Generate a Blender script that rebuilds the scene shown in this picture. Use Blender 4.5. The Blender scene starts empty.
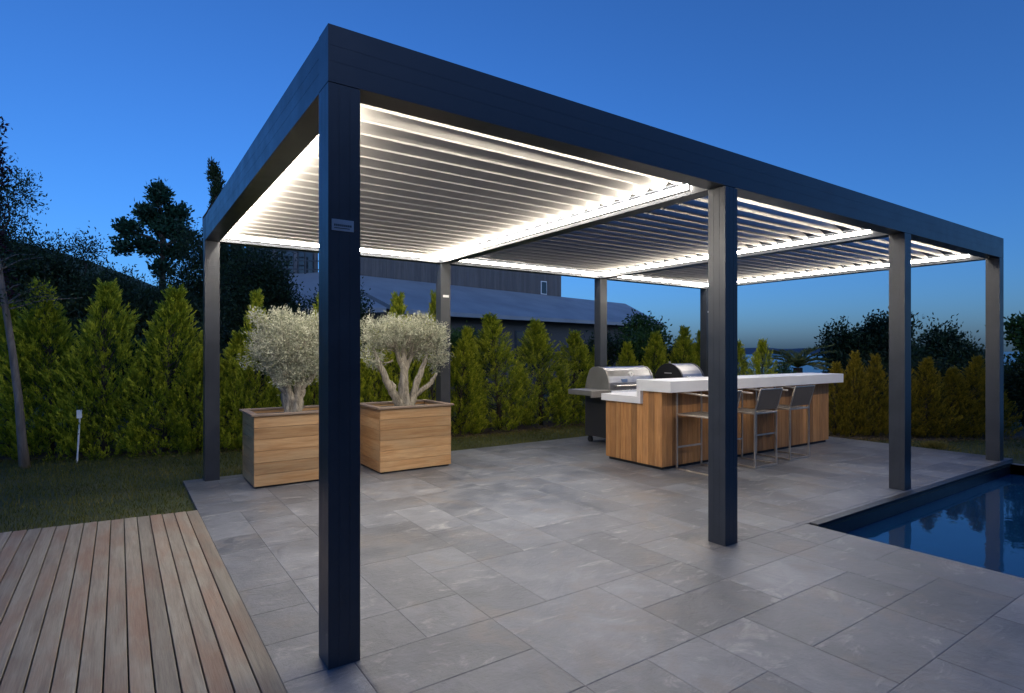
import bpy, math, random
import numpy as np
from mathutils import Vector, Matrix, noise as mnoise
R = math.radians
scene = bpy.context.scene
COL = scene.collection
rng = np.random.default_rng(11)
random.seed(5)

# ------------------------------------------------------------------ helpers
class MB:
    """collects boxes, bars, tubes and polygons, builds them as ONE mesh object"""
    def __init__(s): s.v=[]; s.f=[]; s.t=[]
    def add(s, vs, fs, tint=0.5):
        n=len(s.v); s.v+=[tuple(p) for p in vs]
        for f in fs: s.f.append(tuple(i+n for i in f)); s.t.append(tint)
        return s
    def box(s, x0,y0,z0,x1,y1,z1, tint=0.5):
        v=[(x0,y0,z0),(x1,y0,z0),(x1,y1,z0),(x0,y1,z0),(x0,y0,z1),(x1,y0,z1),(x1,y1,z1),(x0,y1,z1)]
        return s.add(v,[(3,2,1,0),(4,5,6,7),(0,1,5,4),(1,2,6,5),(2,3,7,6),(3,0,4,7)],tint)
    def bar(s, a, b, w, h, up=(0,0,1), tint=0.5):
        a=Vector(a); b=Vector(b); d=(b-a).normalized(); u=Vector(up)
        if abs(d.dot(u))>.98: u=Vector((1,0,0))
        sd=d.cross(u).normalized()*w/2; uu=sd.cross(d).normalized()*h/2
        v=[a-sd-uu,a+sd-uu,a+sd+uu,a-sd+uu,b-sd-uu,b+sd-uu,b+sd+uu,b-sd+uu]
        return s.add(v,[(0,1,2,3),(7,6,5,4),(4,5,1,0),(5,6,2,1),(6,7,3,2),(7,4,0,3)],tint)
    def tube(s, pts, rad, n=8, tint=0.5, cap=True):
        pts=[Vector(p) for p in pts]
        if not hasattr(rad,'__len__'): rad=[rad]*len(pts)
        vs=[]; ref=Vector((0.13,0.21,0.97))
        prev=None
        for i,p in enumerate(pts):
            d=(pts[min(i+1,len(pts)-1)]-pts[max(i-1,0)]).normalized()
            a=d.cross(ref if prev is None else prev)
            if a.length<1e-3: a=d.cross(Vector((1,0,0)))
            a.normalize(); b=d.cross(a).normalized(); prev=-b if prev is None else a.cross(d)
            prev=a.cross(d) if False else prev
            a=d.cross(ref).normalized() if abs(d.dot(ref.normalized()))<.97 else d.cross(Vector((1,0,0))).normalized()
            b=d.cross(a).normalized()
            for k in range(n):
                t=2*math.pi*k/n; vs.append(p+(a*math.cos(t)+b*math.sin(t))*rad[i])
        fs=[]
        for i in range(len(pts)-1):
            for k in range(n): fs.append((i*n+k,i*n+(k+1)%n,(i+1)*n+(k+1)%n,(i+1)*n+k))
        if cap: fs.append(tuple(range(n-1,-1,-1))); fs.append(tuple((len(pts)-1)*n+k for k in range(n)))
        return s.add(vs,fs,tint)
    def prism(s, poly, a, b, axis='z', tint=0.5):
        """poly (u,v) extruded along axis from a to b. x: (y,z); y: (x,z); z: (x,y)"""
        def P(u,v,w): return {'z':(u,v,w),'x':(w,u,v),'y':(u,w,v)}[axis]
        n=len(poly); vs=[P(u,v,a) for u,v in poly]+[P(u,v,b) for u,v in poly]
        fs=[tuple(range(n-1,-1,-1)),tuple(range(n,2*n))]+[(i,(i+1)%n,n+(i+1)%n,n+i) for i in range(n)]
        if axis=='y': fs=[tuple(reversed(f)) for f in fs]
        return s.add(vs,fs,tint)
    def build(s, name, mat, parent=None, bevel=0, smooth=False, kind=None):
        me=bpy.data.meshes.new(name); me.from_pydata(s.v,[],s.f)
        a=me.attributes.new('tint','FLOAT','FACE'); a.data.foreach_set('value',np.array(s.t,dtype=np.float32))
        me.materials.append(mat)
        if smooth: me.polygons.foreach_set('use_smooth',[True]*len(me.polygons))
        me.update()
        o=bpy.data.objects.new(name,me); COL.objects.link(o)
        if parent: o.parent=parent
        if kind: o['kind']=kind
        if bevel:
            m=o.modifiers.new('bevel','BEVEL'); m.width=bevel; m.segments=2; m.limit_method='ANGLE'; m.angle_limit=R(40)
        return o

def tag(o,label=None,cat=None,group=None,kind=None):
    if label: o['label']=label
    if cat: o['category']=cat
    if group: o['group']=group
    if kind: o['kind']=kind
    return o
def empty(name,loc=(0,0,0),rz=0):
    o=bpy.data.objects.new(name,None); COL.objects.link(o); o.location=loc; o.rotation_euler=(0,0,rz)
    o.empty_display_size=.1; return o
def copy_tree(o,parent=None):
    c=o.copy(); COL.objects.link(c)
    if parent: c.parent=parent
    for ch in [k for k in bpy.data.objects if k.parent==o]: copy_tree(ch,c)
    return c

# ------------------------------------------------------------------ materials
def newmat(name):
    m=bpy.data.materials.new(name); m.use_nodes=True; nt=m.node_tree; nt.nodes.clear()
    out=nt.nodes.new('ShaderNodeOutputMaterial'); b=nt.nodes.new('ShaderNodeBsdfPrincipled')
    nt.links.new(b.outputs[0],out.inputs[0]); return m,nt,b,out
def N(nt,t,**kw):
    n=nt.nodes.new(t)
    for k,v in kw.items():
        if k.startswith('i_'):
            key=k[2:]; key=int(key) if key.isdigit() else key.replace('_',' ')
            n.inputs[key].default_value=v
        else: setattr(n,k,v)
    return n
def ramp(nt,fac,stops,interp='LINEAR'):
    r=nt.nodes.new('ShaderNodeValToRGB'); r.color_ramp.interpolation=interp
    e=r.color_ramp.elements
    while len(e)<len(stops): e.new(.5)
    for i,(p,c) in enumerate(stops):
        e[i].position=p; e[i].color=(c[0],c[1],c[2],1) if hasattr(c,'__len__') else (c,c,c,1)
    nt.links.new(fac,r.inputs[0]); return r
def noise(nt,vec,scale,detail=4,rough=.55,w=None,dist=0):
    n=nt.nodes.new('ShaderNodeTexNoise'); n.inputs['Scale'].default_value=scale
    n.inputs['Detail'].default_value=detail; n.inputs['Roughness'].default_value=rough; n.inputs['Distortion'].default_value=dist
    if w is not None: n.noise_dimensions='4D'; nt.links.new(w,n.inputs['W'])
    nt.links.new(vec,n.inputs['Vector']); return n
def mapping(nt,src,scale):
    m=nt.nodes.new('ShaderNodeMapping'); m.inputs['Scale'].default_value=scale; nt.links.new(src,m.inputs[0]); return m.outputs[0]
def mixc(nt,fac,a,b,mode='MIX'):
    m=nt.nodes.new('ShaderNodeMix'); m.data_type='RGBA'; m.blend_type=mode
    for sock,val in ((m.inputs[0],fac),(m.inputs[6],a),(m.inputs[7],b)):
        if isinstance(val,bpy.types.NodeSocket): nt.links.new(val,sock)
        elif hasattr(val,'__len__'): sock.default_value=(*val[:3],1)
        else: sock.default_value=val
    return m.outputs[2]
def math_(nt,op,a,b=None):
    m=nt.nodes.new('ShaderNodeMath'); m.operation=op
    for i,v in enumerate((a,b)):
        if v is None: continue
        if isinstance(v,bpy.types.NodeSocket): nt.links.new(v,m.inputs[i])
        else: m.inputs[i].default_value=v
    return m.outputs[0]
def bump(nt,b,h,strength,dist):
    n=nt.nodes.new('ShaderNodeBump'); n.inputs['Strength'].default_value=strength; n.inputs['Distance'].default_value=dist
    nt.links.new(h,n.inputs['Height']); nt.links.new(n.outputs[0],b.inputs['Normal']); return n
def geo(nt): return nt.nodes.new('ShaderNodeNewGeometry').outputs['Position']
def objc(nt): return nt.nodes.new('ShaderNodeTexCoord').outputs['Object']
def tint(nt):
    a=nt.nodes.new('ShaderNodeAttribute'); a.attribute_name='tint'; return a.outputs['Fac']

def m_paint(name,col,rough=.4,metal=0,var=.06,bumps=.02):
    m,nt,b,o=newmat(name); p=objc(nt); n=noise(nt,p,6,5)
    c=ramp(nt,n.outputs[0],[(.3,[x*(1-var*2) for x in col]),(.7,[x*(1+var) for x in col])])
    nt.links.new(c.outputs[0],b.inputs['Base Color']); b.inputs['Metallic'].default_value=metal
    r=ramp(nt,n.outputs[0],[(.3,rough*.85),(.75,rough*1.2)]); nt.links.new(r.outputs[0],b.inputs['Roughness'])
    n2=noise(nt,p,600,2); bump(nt,b,n2.outputs[0],bumps,.001); return m
ALU=m_paint('anthracite_powder_coat',(.042,.047,.056),.33,0,.08,.15)
LOUV=m_paint('louvre_coat',(.36,.345,.32),.38,0,.05,.1)
WHITE=m_paint('white_solid_surface',(.78,.77,.76),.35,0,.02,.02)
BLACK=m_paint('black_enamel',(.018,.018,.02),.35)
PLASTIC=m_paint('dark_plastic',(.03,.03,.032),.5)
CASTALU=m_paint('cast_aluminium',(.30,.29,.27),.42,.6)
PLATE=m_paint('plate_metal',(.45,.47,.5),.3,.5)
PALEPLATE=m_paint('white_plate',(.85,.85,.85),.4)
RUBBER=m_paint('rubber',(.02,.02,.02),.7)
STONEK=m_paint('pool_kerb_stone',(.016,.019,.025),.4,0,.25,.4)
SOCKET=m_paint('recess_black',(.01,.01,.011),.6)

def m_steel():
    m,nt,b,o=newmat('brushed_steel'); p=mapping(nt,objc(nt),(3,220,220)); n=noise(nt,p,1.5,4)
    b.inputs['Base Color'].default_value=(.58,.57,.55,1); b.inputs['Metallic'].default_value=1
    r=ramp(nt,n.outputs[0],[(.3,.24),(.7,.38)]); nt.links.new(r.outputs[0],b.inputs['Roughness']); bump(nt,b,n.outputs[0],.06,.001); return m
STEEL=m_steel()
HOODS=m_paint('hood_steel',(.30,.30,.31),.34,1,.1,.1)
def m_wood(name,axis,tones,rough=.6,grain=1.0,grey=0.,bmp=.25,tr=(.62,1.25),patch=.55):
    """board grain runs along axis; every board gets its own tint value"""
    m,nt,b,o=newmat(name); t=tint(nt); w=math_(nt,'MULTIPLY',t,37.)
    sc={'x':(1.2,16,16),'y':(16,1.2,16),'z':(16,16,1.2)}[axis]
    p=objc(nt); v=mapping(nt,p,sc)
    n=noise(nt,v,2.2*grain,7,.62,w,.6); n2=noise(nt,mapping(nt,p,tuple(k*.14+.8 for k in sc)),1.6,4,.6,w)
    fine=noise(nt,mapping(nt,p,tuple(k*5 if k>2 else k*2 for k in sc)),3,4,.7,w)
    base=ramp(nt,n.outputs[0],[(.28,tones[0]),(.5,tones[1]),(.72,tones[2])])
    c=mixc(nt,math_(nt,'MULTIPLY',ramp(nt,n2.outputs[0],[(.45,0.),(.65,1.)]).outputs[0],patch),base.outputs[0],tones[3])
    tt=ramp(nt,t,[(0,tr[0]),(1,tr[1])]); c=mixc(nt,1.,c,tt.outputs[0],'MULTIPLY')
    ff=ramp(nt,fine.outputs[0],[(.3,.72),(.6,1.08)]); c=mixc(nt,.7,c,ff.outputs[0],'MULTIPLY')
    nt.links.new(c,b.inputs['Base Color']); b.inputs['Roughness'].default_value=rough
    h=math_(nt,'ADD',n.outputs[0],math_(nt,'MULTIPLY',fine.outputs[0],.6)); bump(nt,b,h,bmp,.004); return m
CEDAR_H=m_wood('cedar_boards',"x",[(.38,.19,.07),(.54,.30,.125),(.65,.41,.195),(.50,.36,.20)],.6,1.,0,.25,(.70,1.12))
CEDAR_V=m_wood('cedar_cladding',"z",[(.34,.145,.04),(.50,.235,.075),(.60,.32,.12),(.30,.14,.055)],.6,1.,0,.3,(.55,1.25),.7)
RIMW=m_wood('planter_rim_wood',"x",[(.22,.15,.10),(.28,.20,.14),(.33,.24,.17),(.3,.25,.2)])
DECKW=m_wood('weathered_deck',"y",[(.19,.155,.115),(.29,.25,.185),(.37,.33,.25),(.26,.135,.075)],.7,.8,0,.5,(.74,1.16),.6)

def m_patio():
    m,nt,b,o=newmat('stamped_slate_concrete'); p=geo(nt); t=tint(nt); w=math_(nt,'MULTIPLY',t,9.)
    n1=noise(nt,p,1.1,6,.6); n2=noise(nt,p,4.5,8,.68,w,.8); n3=noise(nt,p,38,5,.6)
    base=ramp(nt,n2.outputs[0],[(.28,(.108,.117,.13)),(.5,(.170,.179,.192)),(.72,(.247,.254,.266))])
    tt=ramp(nt,t,[(0,.76),(1,1.16)]); c=mixc(nt,1.,base.outputs[0],tt.outputs[0],'MULTIPLY')
    big=ramp(nt,n1.outputs[0],[(.35,.72),(.65,1.15)]); c=mixc(nt,1.,c,big.outputs[0],'MULTIPLY')
    # pale worn flecks on the raised ridges of the stamp
    n4=noise(nt,mapping(nt,p,(1.,2.4,1.)),2.3,9,.72,w,1.4); fl=ramp(nt,n4.outputs[0],[(.56,0.),(.72,1.)])
    c=mixc(nt,math_(nt,'MULTIPLY',fl.outputs[0],.85),c,(.42,.41,.39))
    n5=noise(nt,p,2.1,5,.6,None,1.); bl=ramp(nt,n5.outputs[0],[(.52,0.),(.68,1.)])
    c=mixc(nt,math_(nt,'MULTIPLY',bl.outputs[0],.5),c,(.20,.17,.14))
    nt.links.new(c,b.inputs['Base Color'])
    r=ramp(nt,n2.outputs[0],[(.3,.3),(.7,.52)]); nt.links.new(r.outputs[0],b.inputs['Roughness'])
    h=math_(nt,'ADD',math_(nt,'MULTIPLY',n2.outputs[0],1.),math_(nt,'MULTIPLY',n3.outputs[0],.18))
    h=math_(nt,'ADD',h,math_(nt,'MULTIPLY',n4.outputs[0],.8)); bump(nt,b,h,.7,.014); return m
PATIO=m_patio()
GROUT=m_paint('patio_joint',(.115,.115,.12),.7,0,.3,.5)

def m_leaf(name,stops,rough=.55,trans=.22,spec=.3):
    m,nt,b,o=newmat(name); t=tint(nt); c=ramp(nt,t,stops)
    nt.links.new(c.outputs[0],b.inputs['Base Color']); b.inputs['Roughness'].default_value=rough; b.inputs['Specular IOR Level'].default_value=spec
    tr=nt.nodes.new('ShaderNodeBsdfTranslucent'); nt.links.new(c.outputs[0],tr.inputs[0])
    mx=nt.nodes.new('ShaderNodeMixShader'); mx.inputs[0].default_value=trans
    nt.links.new(b.outputs[0],mx.inputs[1]); nt.links.new(tr.outputs[0],mx.inputs[2]); nt.links.new(mx.outputs[0],o.inputs[0]); return m
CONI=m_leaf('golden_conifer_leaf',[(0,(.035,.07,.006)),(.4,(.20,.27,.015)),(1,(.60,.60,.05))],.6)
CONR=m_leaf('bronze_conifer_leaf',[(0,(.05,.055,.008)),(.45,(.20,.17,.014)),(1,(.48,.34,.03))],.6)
OLIVE=m_leaf('olive_leaf',[(0,(.14,.16,.10)),(.5,(.38,.39,.28)),(1,(.62,.61,.46))],.5,.12,.5)
DARKL=m_leaf('dark_tree_leaf',[(0,(.012,.022,.010)),(.6,(.028,.050,.018)),(1,(.05,.085,.03))],.55)
GREENL=m_leaf('green_shrub_leaf',[(0,(.02,.045,.012)),(.6,(.05,.11,.022)),(1,(.10,.18,.04))],.5)
PURPL=m_leaf('purple_leaf',[(0,(.02,.008,.012)),(1,(.07,.02,.03))],.5)
PALML=m_leaf('palm_leaf',[(0,(.10,.12,.03)),(1,(.32,.30,.08))],.5)
GRASSB=m_leaf('grass_blade',[(0,(.04,.055,.008)),(.5,(.11,.12,.02)),(1,(.24,.19,.05))],.6)
def m_bark(name,c0,c1,sc=14):
    m,nt,b,o=newmat(name); p=objc(nt); n=noise(nt,mapping(nt,p,(1,1,.25)),sc,7,.65,None,1.2)
    c=ramp(nt,n.outputs[0],[(.32,c0),(.68,c1)]); nt.links.new(c.outputs[0],b.inputs['Base Color']); b.inputs['Roughness'].default_value=.85
    bump(nt,b,n.outputs[0],.8,.02); return m
OLIVEB=m_bark('olive_bark',(.12,.10,.07),(.46,.41,.32),30)
BARK=m_bark('bark',(.035,.028,.02),(.09,.07,.055))
PALEB=m_bark('pale_bark',(.09,.08,.07),(.22,.19,.165),9)
def m_ground(name,c0,c1,c2,sc=1.2):
    m,nt,b,o=newmat(name); p=geo(nt); n=noise(nt,p,sc,8,.65); n2=noise(nt,p,sc*30,4,.6)
    c=ramp(nt,n.outputs[0],[(.3,c0),(.5,c1),(.7,c2)]); f=ramp(nt,n2.outputs[0],[(.3,.6),(.7,1.25)])
    cc=mixc(nt,1.,c.outputs[0],f.outputs[0],'MULTIPLY'); nt.links.new(cc,b.inputs['Base Color']); b.inputs['Roughness'].default_value=.9
    bump(nt,b,n2.outputs[0],.6,.02); return m
SOILG=m_ground('lawn_soil',(.03,.045,.014),(.05,.065,.02),(.085,.08,.035))
MULCH=m_ground('bark_mulch',(.05,.035,.02),(.09,.065,.04),(.15,.11,.07),3)
GRAVEL=m_ground('planter_gravel',(.12,.10,.08),(.2,.18,.15),(.3,.27,.23),12)
COASTM=m_ground('far_land',(.05,.07,.10),(.06,.085,.12),(.08,.10,.14),.002)  # blue of distant haze put into the base colour; no air is built

def m_water(name,col,rough,sc,st,dist):
    m,nt,b,o=newmat(name); b.inputs['Base Color'].default_value=(*col,1); b.inputs['Roughness'].default_value=rough
    b.inputs['IOR'].default_value=1.33; b.inputs['Specular IOR Level'].default_value=.5
    n=noise(nt,geo(nt),sc,4,.5,None,.4); bump(nt,b,n.outputs[0],st,dist); return m
POOLW=m_water('pool_water',(.005,.04,.105),.03,3.,.12,.02)
SEAW=m_water('sea_water',(.01,.035,.07),.25,.05,.3,1.)
def m_emit(name,col,st):
    m=bpy.data.materials.new(name); m.use_nodes=True; nt=m.node_tree; nt.nodes.clear()
    o=nt.nodes.new('ShaderNodeOutputMaterial'); e=nt.nodes.new('ShaderNodeEmission'); e.inputs[0].default_value=(*col,1); e.inputs[1].default_value=st
    nt.links.new(e.outputs[0],o.inputs[0]); return m
LEDM=m_emit('led_strip_light',(1.,.91,.79),104.); LEDM3=m_emit('led_strip_light_front',(1.,.91,.79),50.); LEDM2=m_emit('led_strip_light_dimmer',(1.,.91,.79),62.)
def m_sling():
    m,nt,b,o=newmat('woven_sling'); p=objc(nt)
    wv=nt.nodes.new('ShaderNodeTexWave'); wv.inputs['Scale'].default_value=60; nt.links.new(p,wv.inputs[0])
    c=ramp(nt,wv.outputs[0],[(.2,(.09,.075,.06)),(.8,(.17,.145,.12))]); nt.links.new(c.outputs[0],b.inputs['Base Color']); b.inputs['Roughness'].default_value=.7
    bump(nt,b,wv.outputs[0],.3,.001); return m
SLING=m_sling()
STOOLM=m_paint('satin_steel',(.68,.61,.52),.36,1,.1,.1)
def m_roof():
    m,nt,b,o=newmat('zinc_roof'); p=objc(nt); n=noise(nt,p,.8,5)
    c=ramp(nt,n.outputs[0],[(.3,(.28,.28,.28)),(.7,(.37,.37,.365))]); nt.links.new(c.outputs[0],b.inputs['Base Color']); b.inputs['Roughness'].default_value=.75
    n2=noise(nt,p,30,3); bump(nt,b,n2.outputs[0],.3,.01); return m
ROOFM=m_roof()
WALLD=m_wood('dark_timber_wall','z',[(.10,.085,.075),(.14,.115,.10),(.18,.15,.13),(.13,.12,.12)],.7,.5,0,.2,(.8,1.1))
WALLP=m_paint('plaster_wall',(.16,.16,.17),.8)
def m_glass():
    m,nt,b,o=newmat('window_glass'); b.inputs['Base Color'].default_value=(.02,.025,.03,1); b.inputs['Roughness'].default_value=.06; b.inputs['Specular IOR Level'].default_value=.8
    n=noise(nt,objc(nt),.9,2); bump(nt,b,n.outputs[0],.1,.02); return m
GLASS=m_glass()

# ------------------------------------------------------------------ foliage
def unit(a): return a/np.maximum(np.linalg.norm(a,axis=1,keepdims=True),1e-9)
def leaves(name,P,D,L,W,T,mat,parent=None,kind=None):
    """P base points, D directions, one folded diamond leaf each"""
    n=len(P); D=unit(D); rn=unit(rng.normal(size=(n,3))); S=unit(np.cross(D,rn)); U=np.cross(S,D)
    L=np.broadcast_to(L,(n,))[:,None]; W=np.broadcast_to(W,(n,))[:,None]
    V=np.stack([P,P+D*L*.45+S*W*.5+U*W*.12,P+D*L,P+D*L*.45-S*W*.5+U*W*.12],1).reshape(-1,3)
    me=bpy.data.meshes.new(name); me.vertices.add(4*n); me.vertices.foreach_set('co',V.astype(np.float32).ravel())
    me.loops.add(4*n); me.loops.foreach_set('vertex_index',np.arange(4*n,dtype=np.int32))
    me.polygons.add(n); me.polygons.foreach_set('loop_start',np.arange(0,4*n,4,dtype=np.int32)); me.polygons.foreach_set('loop_total',np.full(n,4,dtype=np.int32))
    me.update(calc_edges=True); me.validate()
    a=me.attributes.new('tint','FLOAT','FACE'); a.data.foreach_set('value',np.clip(T,0,1).astype(np.float32))
    me.materials.append(mat); o=bpy.data.objects.new(name,me); COL.objects.link(o)
    if parent: o.parent=parent
    if kind: o['kind']=kind
    return o

def conifer_mesh(seed,n_spray=820,per=34):
    """unit conifer: height 1, base radius about 1 in x,y (scaled on use)"""
    g=np.random.default_rng(seed)
    P=[];D=[];T=[]
    lean=g.normal(0,.04,2); A1,A2,pw=g.uniform(.12,.32),g.uniform(.1,.24),g.uniform(.95,1.4); f1,f2=g.integers(2,5),g.integers(4,8)
    for i in range(n_spray):
        h=g.random()**1.15*.97; a=g.random()*2*math.pi
        prof=(min(1,(1-h)*1.5)**pw)*(.80+.22*min(1,h*5+.3))
        lob=1+A1*math.sin(a*f1+h*9+seed)+A2*math.sin(a*f2-h*14+seed*2)+g.normal(0,.09)
        r=prof*lob*(1 if g.random()<.72 else .55+.3*g.random())
        if h>.88: r*=.6
        c=np.array([math.cos(a)*r+lean[0]*h*3,math.sin(a)*r+lean[1]*h*3,h])
        out=np.array([math.cos(a),math.sin(a),0.])
        # spray axis leans up and outward (in real metres: z is ~2.0, radius ~.42)
        ax=out*(.55+.3*g.random())+np.array([0,0,1.0])+g.normal(0,.18,3); ax/=np.linalg.norm(ax)
        side=np.cross(ax,out+g.normal(0,.4,3)); side/=np.linalg.norm(side)
        ln=(.13+.09*g.random())*(1 if h<.8 else .75)
        base=np.array([c[0]*.42,c[1]*.42,c[2]*2.0])
        br=g.random()*.35
        for k in range(per):
            s=g.random(); sg=1 if g.random()<.5 else -1
            p=base+ax*ln*s+side*sg*(.05*(1-s))*g.random()+g.normal(0,.006,3)
            d=ax+side*sg*(.75*(1-s*.6))*g.random()+g.normal(0,.16,3)
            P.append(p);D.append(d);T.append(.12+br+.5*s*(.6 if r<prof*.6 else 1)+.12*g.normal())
    return np.array(P),np.array(D),np.array(T)

def blob_points(blobs,n,g,shell=.55):
    """blobs: (cx,cy,cz,rx,ry,rz,weight)"""
    w=np.array([b[6] for b in blobs],float); w/=w.sum(); idx=g.choice(len(blobs),n,p=w)
    B=np.array([b[:6] for b in blobs])[idx]; u=unit(g.normal(size=(n,3)))
    r=(shell+(1-shell)*g.random(n))[:,None]*(1+.12*g.normal(size=n))[:,None]
    return B[:,:3]+u*r*B[:,3:6], u, idx
def crown(name,blobs,clumps,per,cl_r,L,W,mat,parent,seed,droop=.0,shell=.5,up=.35):
    g=np.random.default_rng(seed)
    C,u,idx=blob_points(blobs,clumps,g,shell)
    q=g.random(clumps)
    P=np.repeat(C,per,0)+g.normal(size=(clumps*per,3))*cl_r
    D=np.repeat(u,per,0)*.6+g.normal(size=(clumps*per,3))*.6; D[:,2]+=up-droop
    T=np.repeat(.25+.5*q,per)+g.normal(0,.16,clumps*per)
    o=leaves(name,P,D,L*(.7+.6*g.random(clumps*per)),W*(.8+.4*g.random(clumps*per)),T,mat,parent)
    return o,C
def limbs(mb,base,ctrs,r0,g,fork=.35,n=7):
    base=Vector(base)
    for c in ctrs:
        c=Vector(c); pts=[];rad=[]
        off=Vector(g.normal(0,.06,3))*(c-base).length
        for i in range(7):
            t=i/6; p=base.lerp(c,t)+off*math.sin(t*math.pi)+Vector(g.normal(0,.015,3))*(c-base).length*(0 if i==0 else 1)
            pts.append(p); rad.append(r0*(1-t*.82))
        mb.tube(pts,rad,n)
def twigs(mb,C,origin,g,k,r=.004,ln=.35):
    idx=g.choice(len(C),min(k,len(C)),replace=False); o=Vector(origin)
    for i in idx:
        c=Vector(C[i]); d=(o-c).normalized(); a=c+d*ln*(.6+.6*g.random())+Vector(g.normal(0,.06*ln,3))
        m=(a+c)/2+Vector(g.normal(0,.08*ln,3)); mb.tube([a,m,c],[r*1.8,r*1.3,r*.6],4,cap=False)

def tree(name,label,cat,base,trunk_pts,trunk_r,blobs,clumps,per,cl_r,L,W,mat,bark,seed,group=None,shell=.5,ntw=60,limb_r=None,up=.35,tw_r=.006):
    r=empty(name,base); tag(r,label,cat,group); g=np.random.default_rng(seed)
    mb=MB(); mb.tube(trunk_pts,[trunk_r*(1-.5*i/(len(trunk_pts)-1)) for i in range(len(trunk_pts))],9)
    fork=trunk_pts[-1]; limbs(mb,fork,[b[:3] for b in blobs],limb_r or trunk_r*.5,g)
    o,C=crown('crown',blobs,clumps,per,cl_r,L,W,mat,r,seed,shell=shell,up=up)
    twigs(mb,C,fork,g,ntw,tw_r,.5); mb.build('trunk',bark,r,smooth=True); return r

# ================================================================== SETTING
HX,WY,HH,PW,BH=8.18,4.327,2.70,.137,.24       # pergola length, width, height, profile width, beam height
# ---- ground sheet (terrain falling to the sea beyond the garden, hill to the left)
def ground_z(x,y):
    s=.9*x-.3*y; d=max(0.,s-11.); z=-.38*d*min(1,d/10.)
    z=max(z,-75.)
    z+=26*math.exp(-(((x+25)/48.)**2))*(1/(1+math.exp(-(y-115)/14.)))*(1 if z>-1 else 0)
    return z-.03
xs=[-4000,-1500,-600,-300,-150,-100,-75,-50,-35,-25,-15,-10,-6,-3,-.5,1.5,3.66,5.5,8.0,9,10,11,12,13,14,16,18,20,24,28,34,40,50,65,80,100,130,170,210,300,500,1500]
ys=[-4000,-1500,-500,-200,-100,-60,-30,-20,-12,-8,-4,-1.5,-.12,1,2,3,4,5,6,8,10,12,15,20,28,40,55,70,85,100,110,120,130,145,160,180,220,300,500,1500,4000]
mb=MB(); nx=len(xs)
for y in ys:
    for x in xs: mb.v.append((x,y,ground_z(x,y)))
for j in range(len(ys)-1):
    for i in range(nx-1):
        if 3.66<=xs[i]<8.0 and -8<=ys[j]<-.12: continue
        mb.f.append((j*nx+i,j*nx+i+1,(j+1)*nx+i+1,(j+1)*nx+i)); mb.t.append(.5)
mb.build('ground',SOILG,kind='structure',smooth=True)
# ---- sea and far coast
mb=MB(); mb.add([(-3000,-40000,-60),(45000,-40000,-60),(45000,40000,-60),(-3000,40000,-60)],[(0,1,2,3)]); mb.build('sea',SEAW,kind='structure')
mb=MB(); n=60; prof=[]
for i in range(n+1):
    t=i/n; y=3200+t*5200; x=9000+600*math.sin(t*4)
    e=max(0,math.sin(min(1,t*1.25)*math.pi*.97))
    h=-60+(150*e**.7)*(.72+.5*mnoise.noise(Vector((t*6,3.1,0))))+18*mnoise.noise(Vector((t*25,1,0)))*e
    prof.append((x,y,h))
for k,(x,y,h) in enumerate(prof): mb.v+= [(x-500,y,-62),(x-120,y,-60+(h+60)*.6),(x,y,h),(x+600,y,-62)]
for k in range(n):
    for q in range(3): mb.f.append((k*4+q,k*4+q+4,k*4+q+5,k*4+q+1)); mb.t.append(.5)
mb.build('far_hills',COASTM,kind='structure',smooth=True)

# ---- patio: slabs of stamped concrete, 35 cm module, random ashlar pattern
M=.35; GX0=-.24; GY0=-6.29
def clipbox(x0,y0,x1,y1):
    out=[]
    for (a,b,c,d) in ((-.18,-.03,8.40,4.36),(-.18,-6.2,3.66,-.03)):
        X0,Y0,X1,Y1=max(x0,a),max(y0,b),min(x1,c),min(y1,d)
        if X1-X0>.02 and Y1-Y0>.02: out.append((X0,Y0,X1,Y1))
    if len(out)==2 and abs(out[0][0]-out[1][0])<1e-6 and abs(out[0][2]-out[1][2])<1e-6:
        out=[(out[0][0],out[1][1],out[0][2],out[0][3])]
    return out
nxc,nyc=26,32; used=np.zeros((nxc,nyc),bool); mb=MB(); rs=random.Random(21)
for j in range(nyc):
    for i in range(nxc):
        if used[i,j]: continue
        opts=[(1,1),(1,2),(2,1),(2,2),(1,1),(1,2),(2,1)]; rs.shuffle(opts)
        for (a,b) in opts+[(1,1)]:
            if i+a<=nxc and j+b<=nyc and not used[i:i+a,j:j+b].any(): break
        used[i:i+a,j:j+b]=True
        tn=rs.random()
        for (x0,y0,x1,y1) in clipbox(GX0+i*M,GY0+j*M,GX0+(i+a)*M,GY0+(j+b)*M):
            g_=.0006; e=.0035
            o=[(x0+g_,y0+g_,-.002),(x1-g_,y0+g_,-.002),(x1-g_,y1-g_,-.002),(x0+g_,y1-g_,-.002)]
            t_=[(x0+g_+e,y0+g_+e,0),(x1-g_-e,y0+g_+e,0),(x1-g_-e,y1-g_-e,0),(x0+g_+e,y1-g_-e,0)]
            mb.add(o+t_,[(4,5,6,7),(0,1,5,4),(1,2,6,5),(2,3,7,6),(3,0,4,7)],tn)
mb.build('patio',PATIO,kind='structure')
mb=MB(); mb.box(-.18,-6.2,-.16,3.66,-.03,-.0018); mb.box(-.18,-.03,-.16,8.40,4.36,-.0018); mb.build('patio_base',GROUT,kind='structure')

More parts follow.
